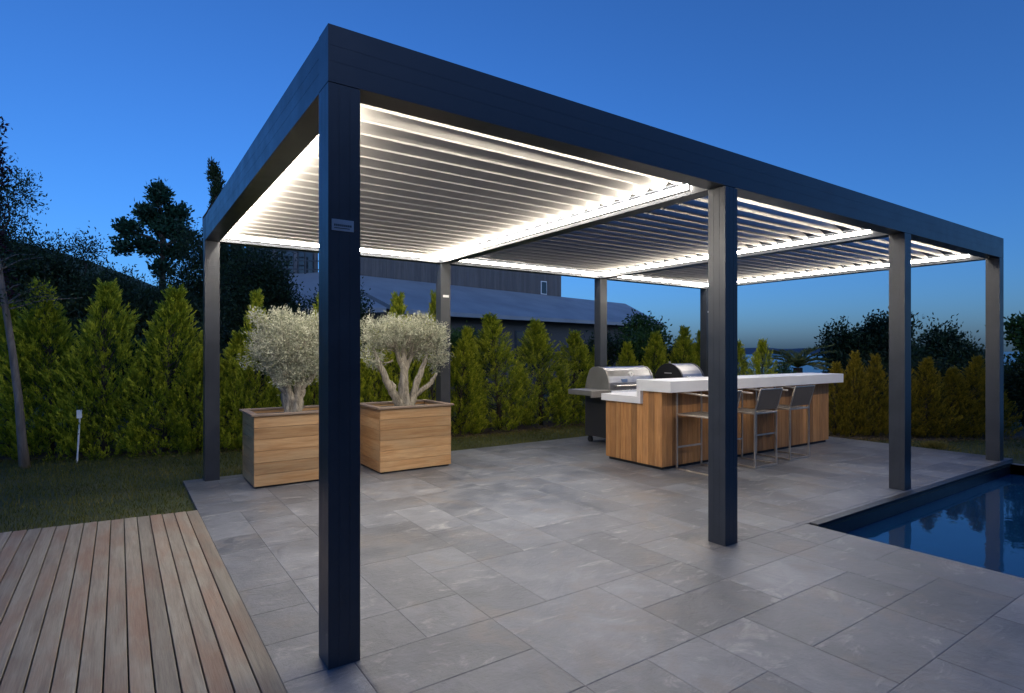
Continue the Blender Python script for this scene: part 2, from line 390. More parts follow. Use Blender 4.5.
# ---- timber deck, boards along y
mb=MB(); x=-.185; rs=random.Random(4)
while x>-7:
    w=.0785; y_end=3.0-.11*(x+.18)
    y=y_end
    while y>-6:
        ln=rs.uniform(8,9.5); y2=max(-6,y-ln); tn=rs.random()
        mb.box(x-w,y2+.002,-.035,x,y-.002,.012+rs.uniform(-.001,.001),tn); y=y2
    x-=.0845
mb.build('timber_deck',DECKW,bevel=.0025,kind='structure')
mb=MB(); mb.add([(-7,-6,-.025),(-.183,-6,-.025),(-.183,2.97,-.025),(-7,3.7,-.025)],[(0,1,2,3)]); mb.build('deck_underlay',SOCKET,kind='structure')

# ---- pool
mb=MB()
X0,X1,Y0,Y1,ZB=3.66,8.0,-8,-.115,-1.4
mb.add([(X0,Y0,ZB),(X1,Y0,ZB),(X1,Y1,ZB),(X0,Y1,ZB),(X0,Y0,-.008),(X1,Y0,-.008),(X1,Y1,-.008),(X0,Y1,-.008)],[(0,1,2,3),(0,4,5,1),(1,5,6,2),(2,6,7,3),(3,7,4,0)])
mb.build('pool_basin',STONEK,kind='structure')
mb=MB(); mb.add([(X0+.002,Y0,-.125),(X1-.002,Y0,-.125),(X1-.002,Y1-.002,-.125),(X0+.002,Y1-.002,-.125)],[(0,1,2,3)]); mb.build('pool_water',POOLW,kind='structure')
mb=MB(); mb.box(3.69,-.105,-.165,8.12,-.034,.006); mb.build('pool_kerb',STONEK,bevel=.004,kind='structure')
mb=MB(); mb.box(8.0,-8,-.16,8.10,-.107,-.01); mb.build('pool_edge',PATIO,bevel=.004,kind='structure')

# ---- mulch bed under the hedge
bed=[(-4,7.4),(-1.5,6.75),(-.2,6.35),(.9,5.95),(2.2,5.5),(3.2,5.42),(4.1,5.38),(5.4,5.42),(6.3,5.43),(7.1,5.1),(8.05,4.7),(8.44,3.3),(8.44,2.0),(8.75,1.62),(9.5,1.05),(10.4,.6),(11.3,.2)]
bk=[(-4,9),(-1.2,8.4),(.3,7.8),(1.5,7.4),(2.8,7.2),(3.8,7.1),(4.6,7.1),(5.8,7.1),(6.9,7.0),(8.2,6.4),(9.0,5.2),(9.6,4.0),(9.7,3.1),(9.9,2.7),(10.4,2.2),(11.2,1.7),(12.2,1.2)]
mb=MB()
for a,b in zip(bed,bk): mb.v+=[(a[0],a[1],ground_z(*a)+.005),(b[0],b[1],max(ground_z(*b),-.03)+.012)]
for i in range(len(bed)-1): mb.f.append((2*i,2*i+2,2*i+3,2*i+1)); mb.t.append(.5)
mb.build('planting_bed',MULCH,kind='structure')
# ---- grass
def poly_in(px,py,poly):
    ins=np.zeros(len(px),bool); n=len(poly); j=n-1
    for i in range(n):
        xi,yi=poly[i]; xj,yj=poly[j]
        c=((yi>py)!=(yj>py))&(px<(xj-xi)*(py-yi)/(yj-yi+1e-12)+xi); ins^=c; j=i
    return ins
lawns=[([(-6,3.64),(-.2,3.0),(-.19,4.37),(8.0,4.37)]+[(x,y+.05) for x,y in bed[8::-1]]+[(-6,7.7)],1700),([(8.42,-.3),(8.42,2.0),(8.75,1.6),(9.5,1.05),(10.4,.6),(11.5,.1),(14,-1.5),(13,-4),(8.13,-4),(8.13,-.3)],900)]
PP=[]
for poly,den in lawns:
    q=np.array(poly); a,b=q.min(0),q.max(0); n=int((b-a).prod()*den)
    X=rng.uniform(a[0],b[0],n); Y=rng.uniform(a[1],b[1],n); k=poly_in(X,Y,poly); PP.append(np.stack([X[k],Y[k],[ground_z(x,y)-.002 for x,y in zip(X[k],Y[k])]],1))
PP=np.concatenate(PP); n=len(PP); D=rng.normal(0,.35,(n,3)); D[:,2]=1
pt=np.array([mnoise.noise(Vector((p[0]*1.6,p[1]*1.6,0))) for p in PP])
leaves('lawn_grass',PP,D,.03+.022*rng.random(n),.006,.42+.45*pt+rng.normal(0,.15,n),GRASSB,kind='stuff')
# leaf litter
n=2600; i=rng.integers(0,len(bed)-1,n); t=rng.random(n)[:,None]; A=np.array(bed); LL=A[i]*(1-t)+A[i+1]*t; Z=rng.normal(0,.16,(n,2)); LL=LL+Z
LL=np.concatenate([LL,np.full((n,1),-.012)],1); D=rng.normal(0,1,(n,3)); D[:,2]=np.abs(D[:,2])*.25
m_lit=m_leaf('dry_leaf',[(0,(.07,.05,.02)),(1,(.24,.18,.08))],.8)
k=~((LL[:,0]<8.42)&(LL[:,1]<4.38)&(LL[:,0]>-.2)); leaves('leaf_litter',LL[k],D[k],.035,.02,rng.random(k.sum()),m_lit,kind='stuff')

# ================================================================== PERGOLA
perg=empty('pergola',(0,0,0)); tag(perg,'long anthracite aluminium louvred pergola with eight posts and lit white strips over the patio','pergola')
def grooved(w0,w1,h0,h1,groove=.001,dep=.0012,fr=(.33,.67),fr2=None):
    """rectangle outline with small slots in every face"""
    P=[]; cs=[(w0,h0),(w1,h0),(w1,h1),(w0,h1)]
    for i in range(4):
        a=Vector(cs[i]); b=Vector(cs[(i+1)%4]); d=(b-a); L=d.length; d.normalize(); n=Vector((-d.y,d.x))
        P.append(tuple(a))
        for f in (fr if (i%2==0 or fr2 is None) else fr2):
            c=a+d*L*f; P+= [tuple(c-d*groove),tuple(c-d*groove+n*dep),tuple(c+d*groove+n*dep),tuple(c+d*groove)]
    return P
post_x=[(0,PW),(2.685,2.822),(5.452,5.589),(HX-PW,HX)]
plate_front=None
for row,(y0,y1) in enumerate(((0,PW),(WY-PW,WY))):
    for i,(x0,x1) in enumerate(post_x):
        mb=MB(); mb.prism(grooved(x0,x1,y0,y1),.0,HH-BH-.004); p=mb.build('post',ALU,perg)
        mb=MB(); mb.box(x0+.012,y0+.012,HH-BH-.006,x1-.012,y1-.012,HH-BH+.002); mb.build('post_joint',SOCKET,p)
        if row==0 and i==0:
            mb=MB(); mb.box(.014,-.0035,1.838,.108,-.0002,1.886); q=mb.build('nameplate',PLATE,p,bevel=.001); q['label']='small pale metal nameplate on the front post'
            mb=MB()
            for k in range(9): mb.box(.024+k*.0085,-.0045,1.857,.0295+k*.0085,-.0034,1.866)
            mb.box(.024,-.0045,1.848,.09,-.0034,1.851); mb.build('engraving',PLASTIC,q)
        if row==1 and i in (1,3):
            mb=MB(); mb.box(x0+.03,y0-.0035,2.02,x0+.115,y0-.0002,2.05); mb.build('nameplate',PALEPLATE,p,bevel=.001)
zb=HH-BH
# beams: profile with grooves, ends butt-jointed
def beam_x(y0,y1,x0,x1):
    mb=MB(); mb.prism(grooved(y0,y1,zb,HH,.0008,.0008,(),(.36,.64)),x0,x1,'x'); return mb.build('beam',ALU,perg)
def beam_y(x0,x1,y0,y1):
    mb=MB(); mb.prism(grooved(x0,x1,zb,HH,.0008,.0008,(),(.36,.64)),y0,y1,'y'); return mb.build('beam',ALU,perg)
beam_x(0,PW,0,HX); beam_x(WY-PW,WY,0,HX)
beam_y(0.003,PW,PW+.003,WY-PW-.003); beam_y(HX-PW,HX-.003,PW+.003,WY-PW-.003)
for (x0,x1) in post_x[1:3]: beam_y(x0,x1,PW+.003,WY-PW-.003)
# gutters (inner lip) + louvres + leds
bays=[(PW,2.685,R(-42)),(2.822,5.452,R(41)),(5.589,HX-PW,R(41))]
louv_prof=[]
for k in range(16):       # slender aerofoil-like blade section, chord .205, thickness .034
    t=2*math.pi*k/16; louv_prof.append((math.cos(t)*.1025, math.sin(t)*.016*(1.0-.25*math.cos(t))))
NB=22; y_a,y_b=PW+.045,WY-PW-.045; pitch=(y_b-y_a)/NB
louv_mesh={}
for bi,(x0,x1,ang) in enumerate(bays):
    lip=MB(); lip.box(x0,PW+.0005,zb+.10,x1,PW+.034,zb+.16)
    lip.build('gutter',ALU,perg); lip=MB(); lip.box(x0,WY-PW-.034,zb+.10,x1,WY-PW-.0005,zb+.16)
    lip.build('gutter',ALU,perg); lip=MB(); lip.box(x0+.0005,PW+.0345,zb+.10,x0+.03,WY-PW-.0345,zb+.16); lip.build('gutter',ALU,perg); lip=MB(); lip.box(x1-.03,PW+.0345,zb+.10,x1-.0005,WY-PW-.0345,zb+.16)
    lip.build('gutter',ALU,perg)
    for k in range(NB):
        yc=y_a+(k+.5)*pitch; a=ang+random.uniform(-.012,.012)
        if (bi,0) not in louv_mesh:
            pr=[(u*math.cos(ang)-v*math.sin(ang),u*math.sin(ang)+v*math.cos(ang)) for u,v in louv_prof]
            mb=MB(); mb.prism(pr,x0+.034,x1-.034,'x')
            # hooked rain lip hanging from the blade's lower edge
            e=1 if ang<0 else -1; ly,lz=e*.099*math.cos(ang),e*.099*math.sin(ang); mb.box(x0+.034,ly-.0025,lz-.014,x1-.034,ly+.0025,lz-.001)
            o=mb.build('louvre',LOUV,perg,smooth=False); louv_mesh[(bi,0)]=o; 
        else: o=louv_mesh[(bi,0)].copy(); COL.objects.link(o); o.parent=perg
        o.location=(0,yc,zb+.155); o.rotation_euler=(random.uniform(-.015,.015),0,0)
    # led profiles: back, right side, front and (first bay) left side
    def led(a,b,nrm,mt=None):
        a=Vector(a);b=Vector(b);n_=Vector(nrm)
        h=MB(); h.bar(a,b,.012,.044); o=h.build('led_profile',ALU,perg)
        m=MB(); m.bar(a+n_*.013,b+n_*.013,.013,.032); m.build('led_strip',mt or (LEDM if bi==0 else LEDM2),o)
    z=zb+.056
    led((x0+.06,WY-PW-.0075,z),(x1-.02,WY-PW-.0075,z),(0,-1,0))
    led((x1-.0075,.30,z),(x1-.0075,WY-PW-.03,z),(-1,0,0))
    led((x0+.10,PW+.0075,z-.020),(x1-.12,PW+.0075,z-.012),(0,1,0),LEDM3)
    if bi==0: led((x0+.0075,.30,z),(x0+.0075,WY-PW-.06,z),(1,0,0))

# ================================================================== PLANTERS
def planter(x0,y0,x1,y1,label,seed):
    h=.70; r=empty('wooden_planter',((x0+x1)/2,(y0+y1)/2,0)); tag(r,label,'planter','square cedar planters under the pergola')
    cx,cy=(x0+x1)/2,(y0+y1)/2; a,b=(x1-x0)/2,(y1-y0)/2; rs=random.Random(seed)
    n=6; bh=(h-.02)/n; front=MB(); back=MB(); sl_=MB(); sr_=MB()
    for k in range(n):
        z0=.02+k*bh; z1=z0+bh-.003
        e=rs.uniform(-.001,.001)
        front.box(-a,-b+e,z0,a,-b+.028,z1,rs.random()); back.box(-a,b-.028,z0,a,b,z1,rs.random())
        sl_.box(-a+.001+e,-b+.0285,z0,-a+.028,b-.0285,z1,rs.random()); sr_.box(a-.028,-b+.0285,z0,a-.001,b-.0285,z1,rs.random())
    front.build('front_boards',CEDAR_H,r,bevel=.002); back.build('rear_boards',CEDAR_H,r,bevel=.002); sl_.build('side_boards',m_side,r,bevel=.002); sr_.build('side_boards',m_side,r,bevel=.002)
    mb=MB(); q=.028; w=.07
    mb.box(-a-q,-b-q,h,a+q,-b+w-q,h+.020,.4); mb.box(-a-q,b-w+q,h,a+q,b+q,h+.020,.6)
    mb.box(-a-q,-b+w-q+.001,h,-a-q+w,b-w+q-.001,h+.020,.5); mb.box(a+q-w,-b+w-q+.001,h,a+q,b-w+q-.001,h+.020,.3)
    mb.build('rim',RIMW,r,bevel=.003)
    mb=MB(); mb.box(-a+.03,-b+.03,h-.2,a-.03,b-.03,h-.03); mb.build('soil',GRAVEL,r)
    mb=MB(); mb.box(-a+.02,-b+.02,.0,a-.02,b-.02,.0195); mb.build('base',SOCKET,r)
    return r
m_side=m_wood('cedar_side_boards',"y",[(.38,.19,.07),(.54,.30,.125),(.65,.41,.195),(.50,.36,.20)],.6,1.,0,.25,(.70,1.12))
planter(.35,3.55,1.22,4.17,'cedar box planter nearest the corner post, holding the dense round-headed olive',3)
planter(1.60,3.50,2.46,4.17,'cedar box planter holding the open branching olive with bare limbs',8)

def gnarly(mb,pts,rads,g,n=14,flute=.22):
    """fluted, twisted trunk"""
    pts=[Vector(p) for p in pts]
    # resample
    P=[];Rr=[]
    for i in range(len(pts)-1):
        for k in range(5):
            t=k/5; P.append(pts[i].lerp(pts[i+1],t)+Vector(g.normal(0,.004,3))); Rr.append(rads[i]*(1-t)+rads[i+1]*t)
    P.append(pts[-1]); Rr.append(rads[-1]); vs=[];ph=g.random()*6
    for i,p in enumerate(P):
        d=(P[min(i+1,len(P)-1)]-P[max(i-1,0)]).normalized(); a=d.cross(Vector((.2,1,.1))).normalized(); b=d.cross(a)
        for k in range(n):
            t=2*math.pi*k/n; tw=i*.12
            rr=Rr[i]*(1+flute*math.sin(3*(t+tw)+ph)+flute*.5*math.sin(5*(t-tw*.7)+ph*2)+.05*g.normal())
            vs.append(p+(a*math.cos(t)+b*math.sin(t))*rr)
    fs=[(i*n+k,i*n+(k+1)%n,(i+1)*n+(k+1)%n,(i+1)*n+k) for i in range(len(P)-1) for k in range(n)]
    fs.append(tuple((len(P)-1)*n+k for k in range(n))); mb.add(vs,fs)

g=np.random.default_rng(77)
# dense round olive
t1=empty('olive_tree',(.78,3.88,.67)); tag(t1,'dense round silvery olive with short gnarled trunk, its crown nearly a ball','tree','potted olive trees')
mb=MB()
gnarly(mb,[(0,0,-.02),(-.01,0,.12),(-.05,.01,.25),(-.09,0,.42),(-.14,0,.62)],[.085,.072,.06,.045,.022],g)
gnarly(mb,[(.03,0,-.02),(.05,-.01,.14),(.07,0,.28),(.10,.02,.45),(.13,.0,.64)],[.08,.066,.058,.04,.02],g)
gnarly(mb,[(-.05,.01,.22),(-.16,.05,.36),(-.25,.06,.55)],[.045,.03,.014],g,9)
gnarly(mb,[(.07,0,.26),(.19,-.03,.36),(.28,-.05,.52)],[.04,.028,.014],g,9)
bl=[(-.05,0,.78,.37,.34,.34,5),(.12,0,.74,.33,.32,.32,3),(-.22,.05,.70,.22,.25,.26,2),(-.02,-.05,.52,.30,.26,.22,2),(.2,0,.50,.2,.22,.18,.8),(-.36,0,1.02,.07,.07,.08,.25)]
bl+=[(.25,-.1,.98,.09,.08,.10,.25),(-.1,.1,1.04,.1,.1,.07,.2),(.42,0,.8,.08,.08,.12,.2),(-.42,.0,.62,.08,.08,.14,.2),(-.1,-.2,.42,.12,.08,.12,.25)]
o,C=crown('crown',bl,1250,17,.027,.038,.0085,OLIVE,t1,5,shell=.55,up=.35)
twigs(mb,C,(0,0,.4),g,200,.003,.22); mb.build('trunk',OLIVEB,t1,smooth=True)
t1.scale=(.94,.94,.97)
# open branching olive
t2=empty('olive_tree',(2.04,3.86,.67)); tag(t2,'open silvery olive with several thick bare spreading limbs and a flat crown','tree','potted olive trees')
mb=MB()
gnarly(mb,[(0,0,-.02),(.0,0,.12),(-.01,0,.3),(0,.02,.5),(-.02,0,.72)],[.085,.07,.055,.045,.02],g)
gnarly(mb,[(-.04,0,-.01),(-.12,-.01,.12),(-.24,-.02,.30),(-.34,-.03,.5),(-.42,-.02,.72)],[.06,.05,.043,.036,.016],g,12,.12)
gnarly(mb,[(-.17,-.02,.2),(-.14,-.02,.27),(-.24,0,.34),(-.30,.02,.42)],[.03,.022,.018,.012],g,9,.1)
gnarly(mb,[(.05,0,-.01),(.12,0,.13),(.17,0,.3),(.24,0,.45),(.32,.0,.66)],[.06,.048,.04,.034,.015],g,12,.12)
gnarly(mb,[(.12,0,.12),(.22,-.02,.2),(.34,-.02,.27),(.45,-.01,.40)],[.04,.032,.027,.016],g,10,.1)
gnarly(mb,[(0,.0,.46),(-.08,0,.6),(-.15,-.02,.82)],[.04,.03,.015],g,10,.1)
gnarly(mb,[(.02,.02,.46),(.1,.03,.6),(.14,.03,.82)],[.036,.028,.014],g,10,.1)
bl=[(-.32,0,.88,.27,.26,.17,3),(0,0,.92,.30,.28,.15,3),(.30,0,.88,.27,.26,.18,3),(-.42,0,.66,.15,.18,.18,1.2),(.46,0,.64,.14,.18,.22,1.6),(.2,.05,.70,.2,.2,.13,1),(-.1,.06,.78,.2,.2,.1,.8)]
bl+=[(-.5,0,.98,.08,.08,.1,.2),(.15,-.1,1.06,.1,.1,.06,.25),(.5,.0,.92,.08,.08,.1,.2),(-.2,-.1,1.05,.1,.09,.05,.2)]
o,C=crown('crown',bl,950,17,.027,.038,.0085,OLIVE,t2,6,shell=.45,up=.3)
twigs(mb,C,(0,0,.6),g,200,.003,.2); mb.build('trunk',OLIVEB,t2,smooth=True)

t2.scale=(.92,.92,.97)
# ================================================================== BAR ISLAND
isl=empty('outdoor_bar',(4.26,1.93,0)); tag(isl,'long timber clad outdoor bar with stepped white counter tops','bar counter')
L_=3.60; rs=random.Random(2)
mb=MB(); mb.box(.03,.03,.04,L_-.03,.335,.86); mb.box(.03,.335,.04,L_-.03,.86,.715); mb.build('carcass',SOCKET,isl)
mb=MB(); x=0
while x<L_-.01:
    w=min(.088,L_-x); mb.box(x,0,.035,x+w-.003,.02,.873,rs.random()); x+=.088
mb.build('front_cladding',CEDAR_V,isl,bevel=.0015)
mb=MB(); y=.0205
while y<.885:
    w=min(.088,.89-y); mb.box(0,y,.035,.02,y+w-.003,.873 if y<.33 else .722,rs.random()); y+=.088
mb.build('end_cladding',CEDAR_V,isl,bevel=.0015)
mb=MB(); y=.0205
while y<.885:
    w=min(.088,.89-y); mb.box(L_-.02,y,.035,L_,y+w-.003,.873 if y<.33 else .722,rs.random()); y+=.088
mb.build('end_cladding',CEDAR_V,isl,bevel=.0015)
mb=MB(); x=.0205
while x<L_-.03:
    w=min(.5,L_-.02-x); mb.box(x,.87,.035,x+w-.003,.89,.722,rs.random()); x+=.5
mb.build('rear_doors',CEDAR_V,isl,bevel=.0015)
mb=MB(); mb.box(-.045,-.165,.875,L_+.09,.335,1.0); mb.box(-.045,.275,.805,L_+.09,.335,.8748); mb.build('bar_top',WHITE,isl,bevel=.003)
mb=MB(); mb.box(-.045,.277,.7245,L_+.03,.925,.8045); mb.build('worktop',WHITE,isl,bevel=.003)
mb=MB(); mb.box(.03,.03,0,L_-.03,.86,.0345); mb.build('plinth',SOCKET,isl)

# ================================================================== BAR STOOLS (origin under the seat centre, facing +y)
def make_stool():
    r=empty('bar_stool',(0,0,0)); hw=.222; w=.018
    for s in (-1,1):
        mb=MB(); x=s*(hw-w/2)
        mb.bar((x,-.235,.011),(x,.235,.011),w,w)
        mb.bar((x,.224,.0225),(x,.224,.858),w,w,(0,1,0)); mb.bar((x,-.224,.0225),(x,-.224,.64),w,w,(0,1,0))
        mb.bar((x,.236,.87),(x,-.20,.85),w*1.5,w)
        mb.bar((x,-.2125,.62),(x,.2125,.62),w*.8,w)
        mb.build('side_frame',STOOLM,r,bevel=.002)
    mb=MB(); q=hw-w-.0005
    mb.bar((-q,.224,.25),(q,.224,.25),w,w); mb.build('footrest',STOOLM,r,bevel=.002)
    for yy,zz in ((-.224,.62),(.224,.62),(-.224,.011)):
        mb=MB(); mb.bar((-q,yy,zz),(q,yy,zz),w,w); mb.build('cross_bar',STOOLM,r,bevel=.002)
    mb=MB(); n=8
    for i in range(n):
        y0=-.212+.424*i/n; y1=-.212+.424*(i+1)/n; s0=.632-.012*math.sin(math.pi*i/n); s1=.632-.012*math.sin(math.pi*(i+1)/n)
        mb.add([(-q,y0,s0),(q,y0,s0),(q,y1,s1),(-q,y1,s1),(-q,y0,s0-.006),(q,y0,s0-.006),(q,y1,s1-.006),(-q,y1,s1-.006)],[(0,1,2,3),(7,6,5,4),(0,4,5,1),(1,5,6,2),(2,6,7,3),(3,7,4,0)])
    mb.build('seat',SLING,r)
    bk_=MB()
    for s in (-1,1): bk_.bar((s*(hw-w/2),-.224,.641),(s*(hw-w/2),-.30,.905),w,w*.8,(0,1,0))
    bk_.bar((-q,-.299,.897),(q,-.299,.897),w*.7,w*.7); b=bk_.build('back_frame',STOOLM,r,bevel=.002)
    mb=MB(); mb.add([(-q,-.226,.66),(q,-.226,.66),(q,-.296,.893),(-q,-.296,.893),(-q,-.232,.658),(q,-.232,.658),(q,-.302,.891),(-q,-.302,.891)],[(3,2,1,0),(4,5,6,7),(0,1,5,4),(1,2,6,5),(2,3,7,6),(3,0,4,7)])
    mb.build('backrest',SLING,r); return r
st=make_stool()
stools=[(4.66,1.65,.0,'steel bar stool at the near end of the bar, partly behind a front post'),
        (5.42,1.63,.0,'steel bar stool with grey sling back between the other two stools'),
        (6.22,1.68,-.0,'steel bar stool with grey sling back at the far end of the bar')]
for i,(x,y,a,lb) in enumerate(stools):
    o=st if i==0 else copy_tree(st); o.location=(x,y,0); o.rotation_euler=(0,0,a); tag(o,lb,'bar stool','bar stools along the counter')

# ================================================================== GRILLS
def caster(mb,x,y):
    mb.tube([(x-.018,y,.04),(x+.018,y,.04)],.04,14); mb.box(x-.024,y-.02,.06,x+.024,y+.02,.099)
gr=empty('gas_grill',(5.39,3.72,0)); tag(gr,'stainless gas barbecue with closed trapezoid hood, thermometer and side shelf','barbecue')
mb=MB(); mb.box(-.46,-.24,.10,.46,.24,.655); mb.build('cabinet',PLASTIC,gr,bevel=.004)
for s in (-1,1):
    mb=MB(); mb.box(min(s*.005,s*.44),-.256,.12,max(s*.005,s*.44),-.2405,.64); d=mb.build('door',CASTALU,gr,bevel=.003)
    mb=MB(); mb.bar((s*.05,-.285,.35),(s*.05,-.285,.58),.015,.015,(0,1,0)); mb.box(s*.05-.006,-.2775,.36,s*.05+.006,-.2565,.372); mb.box(s*.05-.006,-.2775,.558,s*.05+.006,-.2565,.57); mb.build('handle',STEEL,d)
for sx in (-.4,.4):
    for sy in (-.19,.19):
        mb=MB(); caster(mb,sx,sy); mb.build('caster',RUBBER,gr)
mb=MB(); mb.box(-.46,-.25,.656,.46,.24,.775); mb.build('firebox',BLACK,gr,bevel=.004)
mb=MB(); mb.prism([(-.33,.665),(-.2505,.665),(-.2505,.775),(-.30,.775)],-.46,.46,'x'); pn=mb.build('control_panel',STEEL,gr,bevel=.003)
for k in range(4):
    x=-.3+k*.2; mb=MB(); mb.tube([(x,-.312,.72),(x,-.345,.712)],[.027,.022],14); mb.build('knob',BLACK,pn)
hp=[(-.25,.777),(-.248,.88),(-.225,.97),(-.18,1.05),(-.12,1.085),(-.02,1.10),(.08,1.09),(.14,1.05),(.19,.95),(.24,.777)]
mb=MB(); mb.prism(hp,-.43,.43,'x'); hood=mb.build('hood',HOODS,gr,bevel=.004)
hq=[(y*1.03,.776+(z-.777)*1.025) for y,z in hp]
for s in (-1,1):
    mb=MB(); mb.prism(hq,min(s*.4305,s*.46),max(s*.4305,s*.46),'x'); mb.build('hood_end',CASTALU,hood,bevel=.003)
mb=MB(); mb.tube([(-.36,-.30,.835),(.36,-.30,.835)],.014,12)
for s in (-1,1): mb.box(s*.34-.012,-.295,.825,s*.34+.012,-.238,.845)
mb.build('handle',STEEL,hood)
mb=MB(); mb.tube([(.02,-.19,.99),(.02,-.222,.998)],[.04,.038],18); th=mb.build('thermometer',PALEPLATE,hood); 
mb=MB(); mb.tube([(.02,-.2222,.998),(.02,-.2245,.9985)],[.006,.006],8); mb.bar((.02,-.2235,.998),(.035,-.2235,1.015),.003,.002); mb.build('dial_hand',BLACK,th)
mb=MB(); mb.add([(-.20,-.2475,.885),(-.08,-.2475,.885),(-.08,-.2415,.93),(-.20,-.2415,.93),(-.20,-.232,.885),(-.08,-.232,.885),(-.08,-.226,.93),(-.20,-.226,.93)],[(3,2,1,0)[::-1],(4,5,6,7)[::-1],(0,4,5,1),(1,5,6,2),(2,6,7,3),(3,7,4,0)]); mb.build('badge',m_paint('badge_blue',(.10,.16,.30),.3),hood)
for s in (-1,1):
    mb=MB(); a,b=sorted((s*.465,s*.80)); mb.box(a,-.25,.715,b,.22,.785); mb.box(a,-.275,.69,b,-.2505,.783); mb.build('side_shelf',CASTALU,gr,bevel=.004)

g2=empty('barrel_grill',(6.52,3.57,0)); tag(g2,'round hooded barrel barbecue with black end cap, beside the trapezoid gas barbecue','barbecue')
def half(r,z,up,n=14): return [(r*math.cos(math.pi*k/n),z+(1 if up else -1)*r*math.sin(math.pi*k/n)) for k in range(n+1)]
mb=MB(); mb.prism(half(.27,.862,True),-.20,.26,'x'); h2=mb.build('hood',HOODS,g2,bevel=.003)
for a,b in ((-.235,-.2005),(.2605,.295)):
    mb=MB(); mb.prism(half(.278,.861,True),a,b,'x'); mb.build('end_cap',BLACK,h2,bevel=.003)
mb=MB(); mb.box(-.2385,-.07,.985,-.2355,.07,.992); mb.build('badge',PALEPLATE,h2)
mb=MB(); mb.tube([(-.2,0,1.135),(-.2,0,1.165)],[.014,.02],10); mb.build('knob',STEEL,h2)
mb=MB(); mb.tube([(-.15,-.30,.93),(.21,-.30,.93)],.013,10); mb.box(-.14,-.295,.92,-.12,-.255,.94); mb.box(.18,-.295,.92,.2,-.255,.94); mb.build('handle',STEEL,h2)
mb=MB(); mb.prism(half(.27,.858,False),-.235,.295,'x'); mb.build('firebox',BLACK,g2,bevel=.003)
mb=MB(); mb.box(-.2,-.22,.10,.26,.22,.56); mb.build('cabinet',PLASTIC,g2,bevel=.003)
for sx in (-.15,.21):
    for sy in (-.17,.17):
        mb=MB(); caster(mb,sx,sy); mb.build('caster',RUBBER,g2)

# ================================================================== SMALL GARDEN THINGS
sk=empty('garden_tap_post',(-1.14,6.30,-.03)); tag(sk,'thin white leaning post with small box on top, in front of the hedge','garden post')
mb=MB(); mb.tube([(0,0,0),(.03,-.01,.63)],.010,10); mb.build('pole',PALEPLATE,sk)
mb=MB(); mb.box(-.005,-.035,.545,.048,.02,.645); mb.build('box',PALEPLATE,sk,bevel=.004)
s2=empty('plant_stake',(10.98,1.03,-.03)); tag(s2,'short thin pale stake leaning in the bed beside the right end post','plant stake')
mb=MB(); mb.tube([(0,0,0),(-.04,.02,.22),(-.09,.05,.42)],[.012,.01,.008],7); mb.build('cane',PALEB,s2)
tf=empty('grass_tuft',(8.72,.9,-.03)); tag(tf,'low yellowish grass tuft at the patio edge near the right posts','plant')
n=420; P_=rng.normal(0,.07,(n,3)); P_[:,2]=0; D=P_*6+rng.normal(0,.3,(n,3)); D[:,2]=1; leaves('blades',P_,D,.10,.009,.7+.3*rng.random(n),GRASSB,tf)

# ================================================================== HEDGE CONIFERS
con=[(-1.88,7.20,1.97,.46,'golden conifer behind the slender leaning trunk, leftmost of the hedge'),
(-1.44,7.06,2.25,.48,'tall golden conifer between the leaning trunk and the white garden post'),
(-.87,6.77,2.25,.46,'tall golden conifer directly right of the white garden post'),
(-.21,6.59,2.23,.50,'tall broad golden conifer just left of the back corner post'),
(.18,6.42,1.61,.35,'short golden conifer seen just behind the back left corner post'),
(.57,6.35,1.62,.38,'short golden conifer between the corner post and the round olive'),
(.87,6.24,2.20,.31,'narrow golden conifer whose tip shows above the left half of the round olive'),
(1.22,6.11,1.70,.35,'low golden conifer straight behind the round olive crown'),
(1.53,5.90,2.18,.28,'narrow golden conifer whose tip shows at the right of the round olive'),
(1.94,5.72,1.99,.36,'golden conifer behind the tall front corner post'),
(2.32,5.57,1.70,.32,'low golden conifer behind the left limbs of the open olive'),
(2.73,5.60,2.24,.37,'golden conifer whose tip rises above the middle of the open olive'),
(3.26,5.63,2.29,.23,'thin columnar golden conifer just left of the second back post'),
(3.83,5.81,1.75,.36,'golden conifer just right of the second back post, next to the open planter'),
(4.68,5.86,2.00,.55,'largest bushy golden conifer between the second back post and the gas barbecue'),
(5.61,5.93,1.93,.55,'bushy golden conifer left of the gas barbecue shelf, second from the bushiest'),
(6.39,5.98,1.73,.46,'golden conifer behind the gas barbecue side shelf'),
(6.99,6.02,1.45,.37,'low golden conifer behind the third back post'),
(7.38,5.49,1.53,.32,'low golden conifer above the gas barbecue hood'),
(7.91,5.29,1.73,.40,'golden conifer between the gas barbecue and the barrel barbecue'),
(8.42,5.00,1.84,.38,'tall golden conifer above the barrel barbecue'),
(8.69,4.78,1.74,.32,'golden conifer just left of the middle front post, behind the last back post'),
(8.80,4.15,1.54,.34,'golden conifer hidden mostly behind the middle front post'),
(8.75,3.55,1.55,.30,'small pointed golden conifer just right of the middle front post'),
(8.78,2.30,1.16,.24,'small bronze conifer at the right end of the bar'),
(9.00,2.10,1.34,.25,'bronze conifer just right of the bar end, taller than its left neighbour'),
(9.22,1.92,1.30,.25,'bronze conifer left of the third front post, second from the post'),
(9.55,1.66,1.25,.26,'bronze conifer directly behind the third front post'),
(9.80,1.40,1.24,.30,'broad bronze conifer just right of the third front post'),
(10.15,1.16,1.09,.30,'shorter bronze conifer midway between the two right front posts'),
(10.42,.99,1.27,.28,'bronze conifer just left of the right end post'),
(10.80,.85,1.02,.25,'low bronze conifer behind the right end post')]
protos=[]
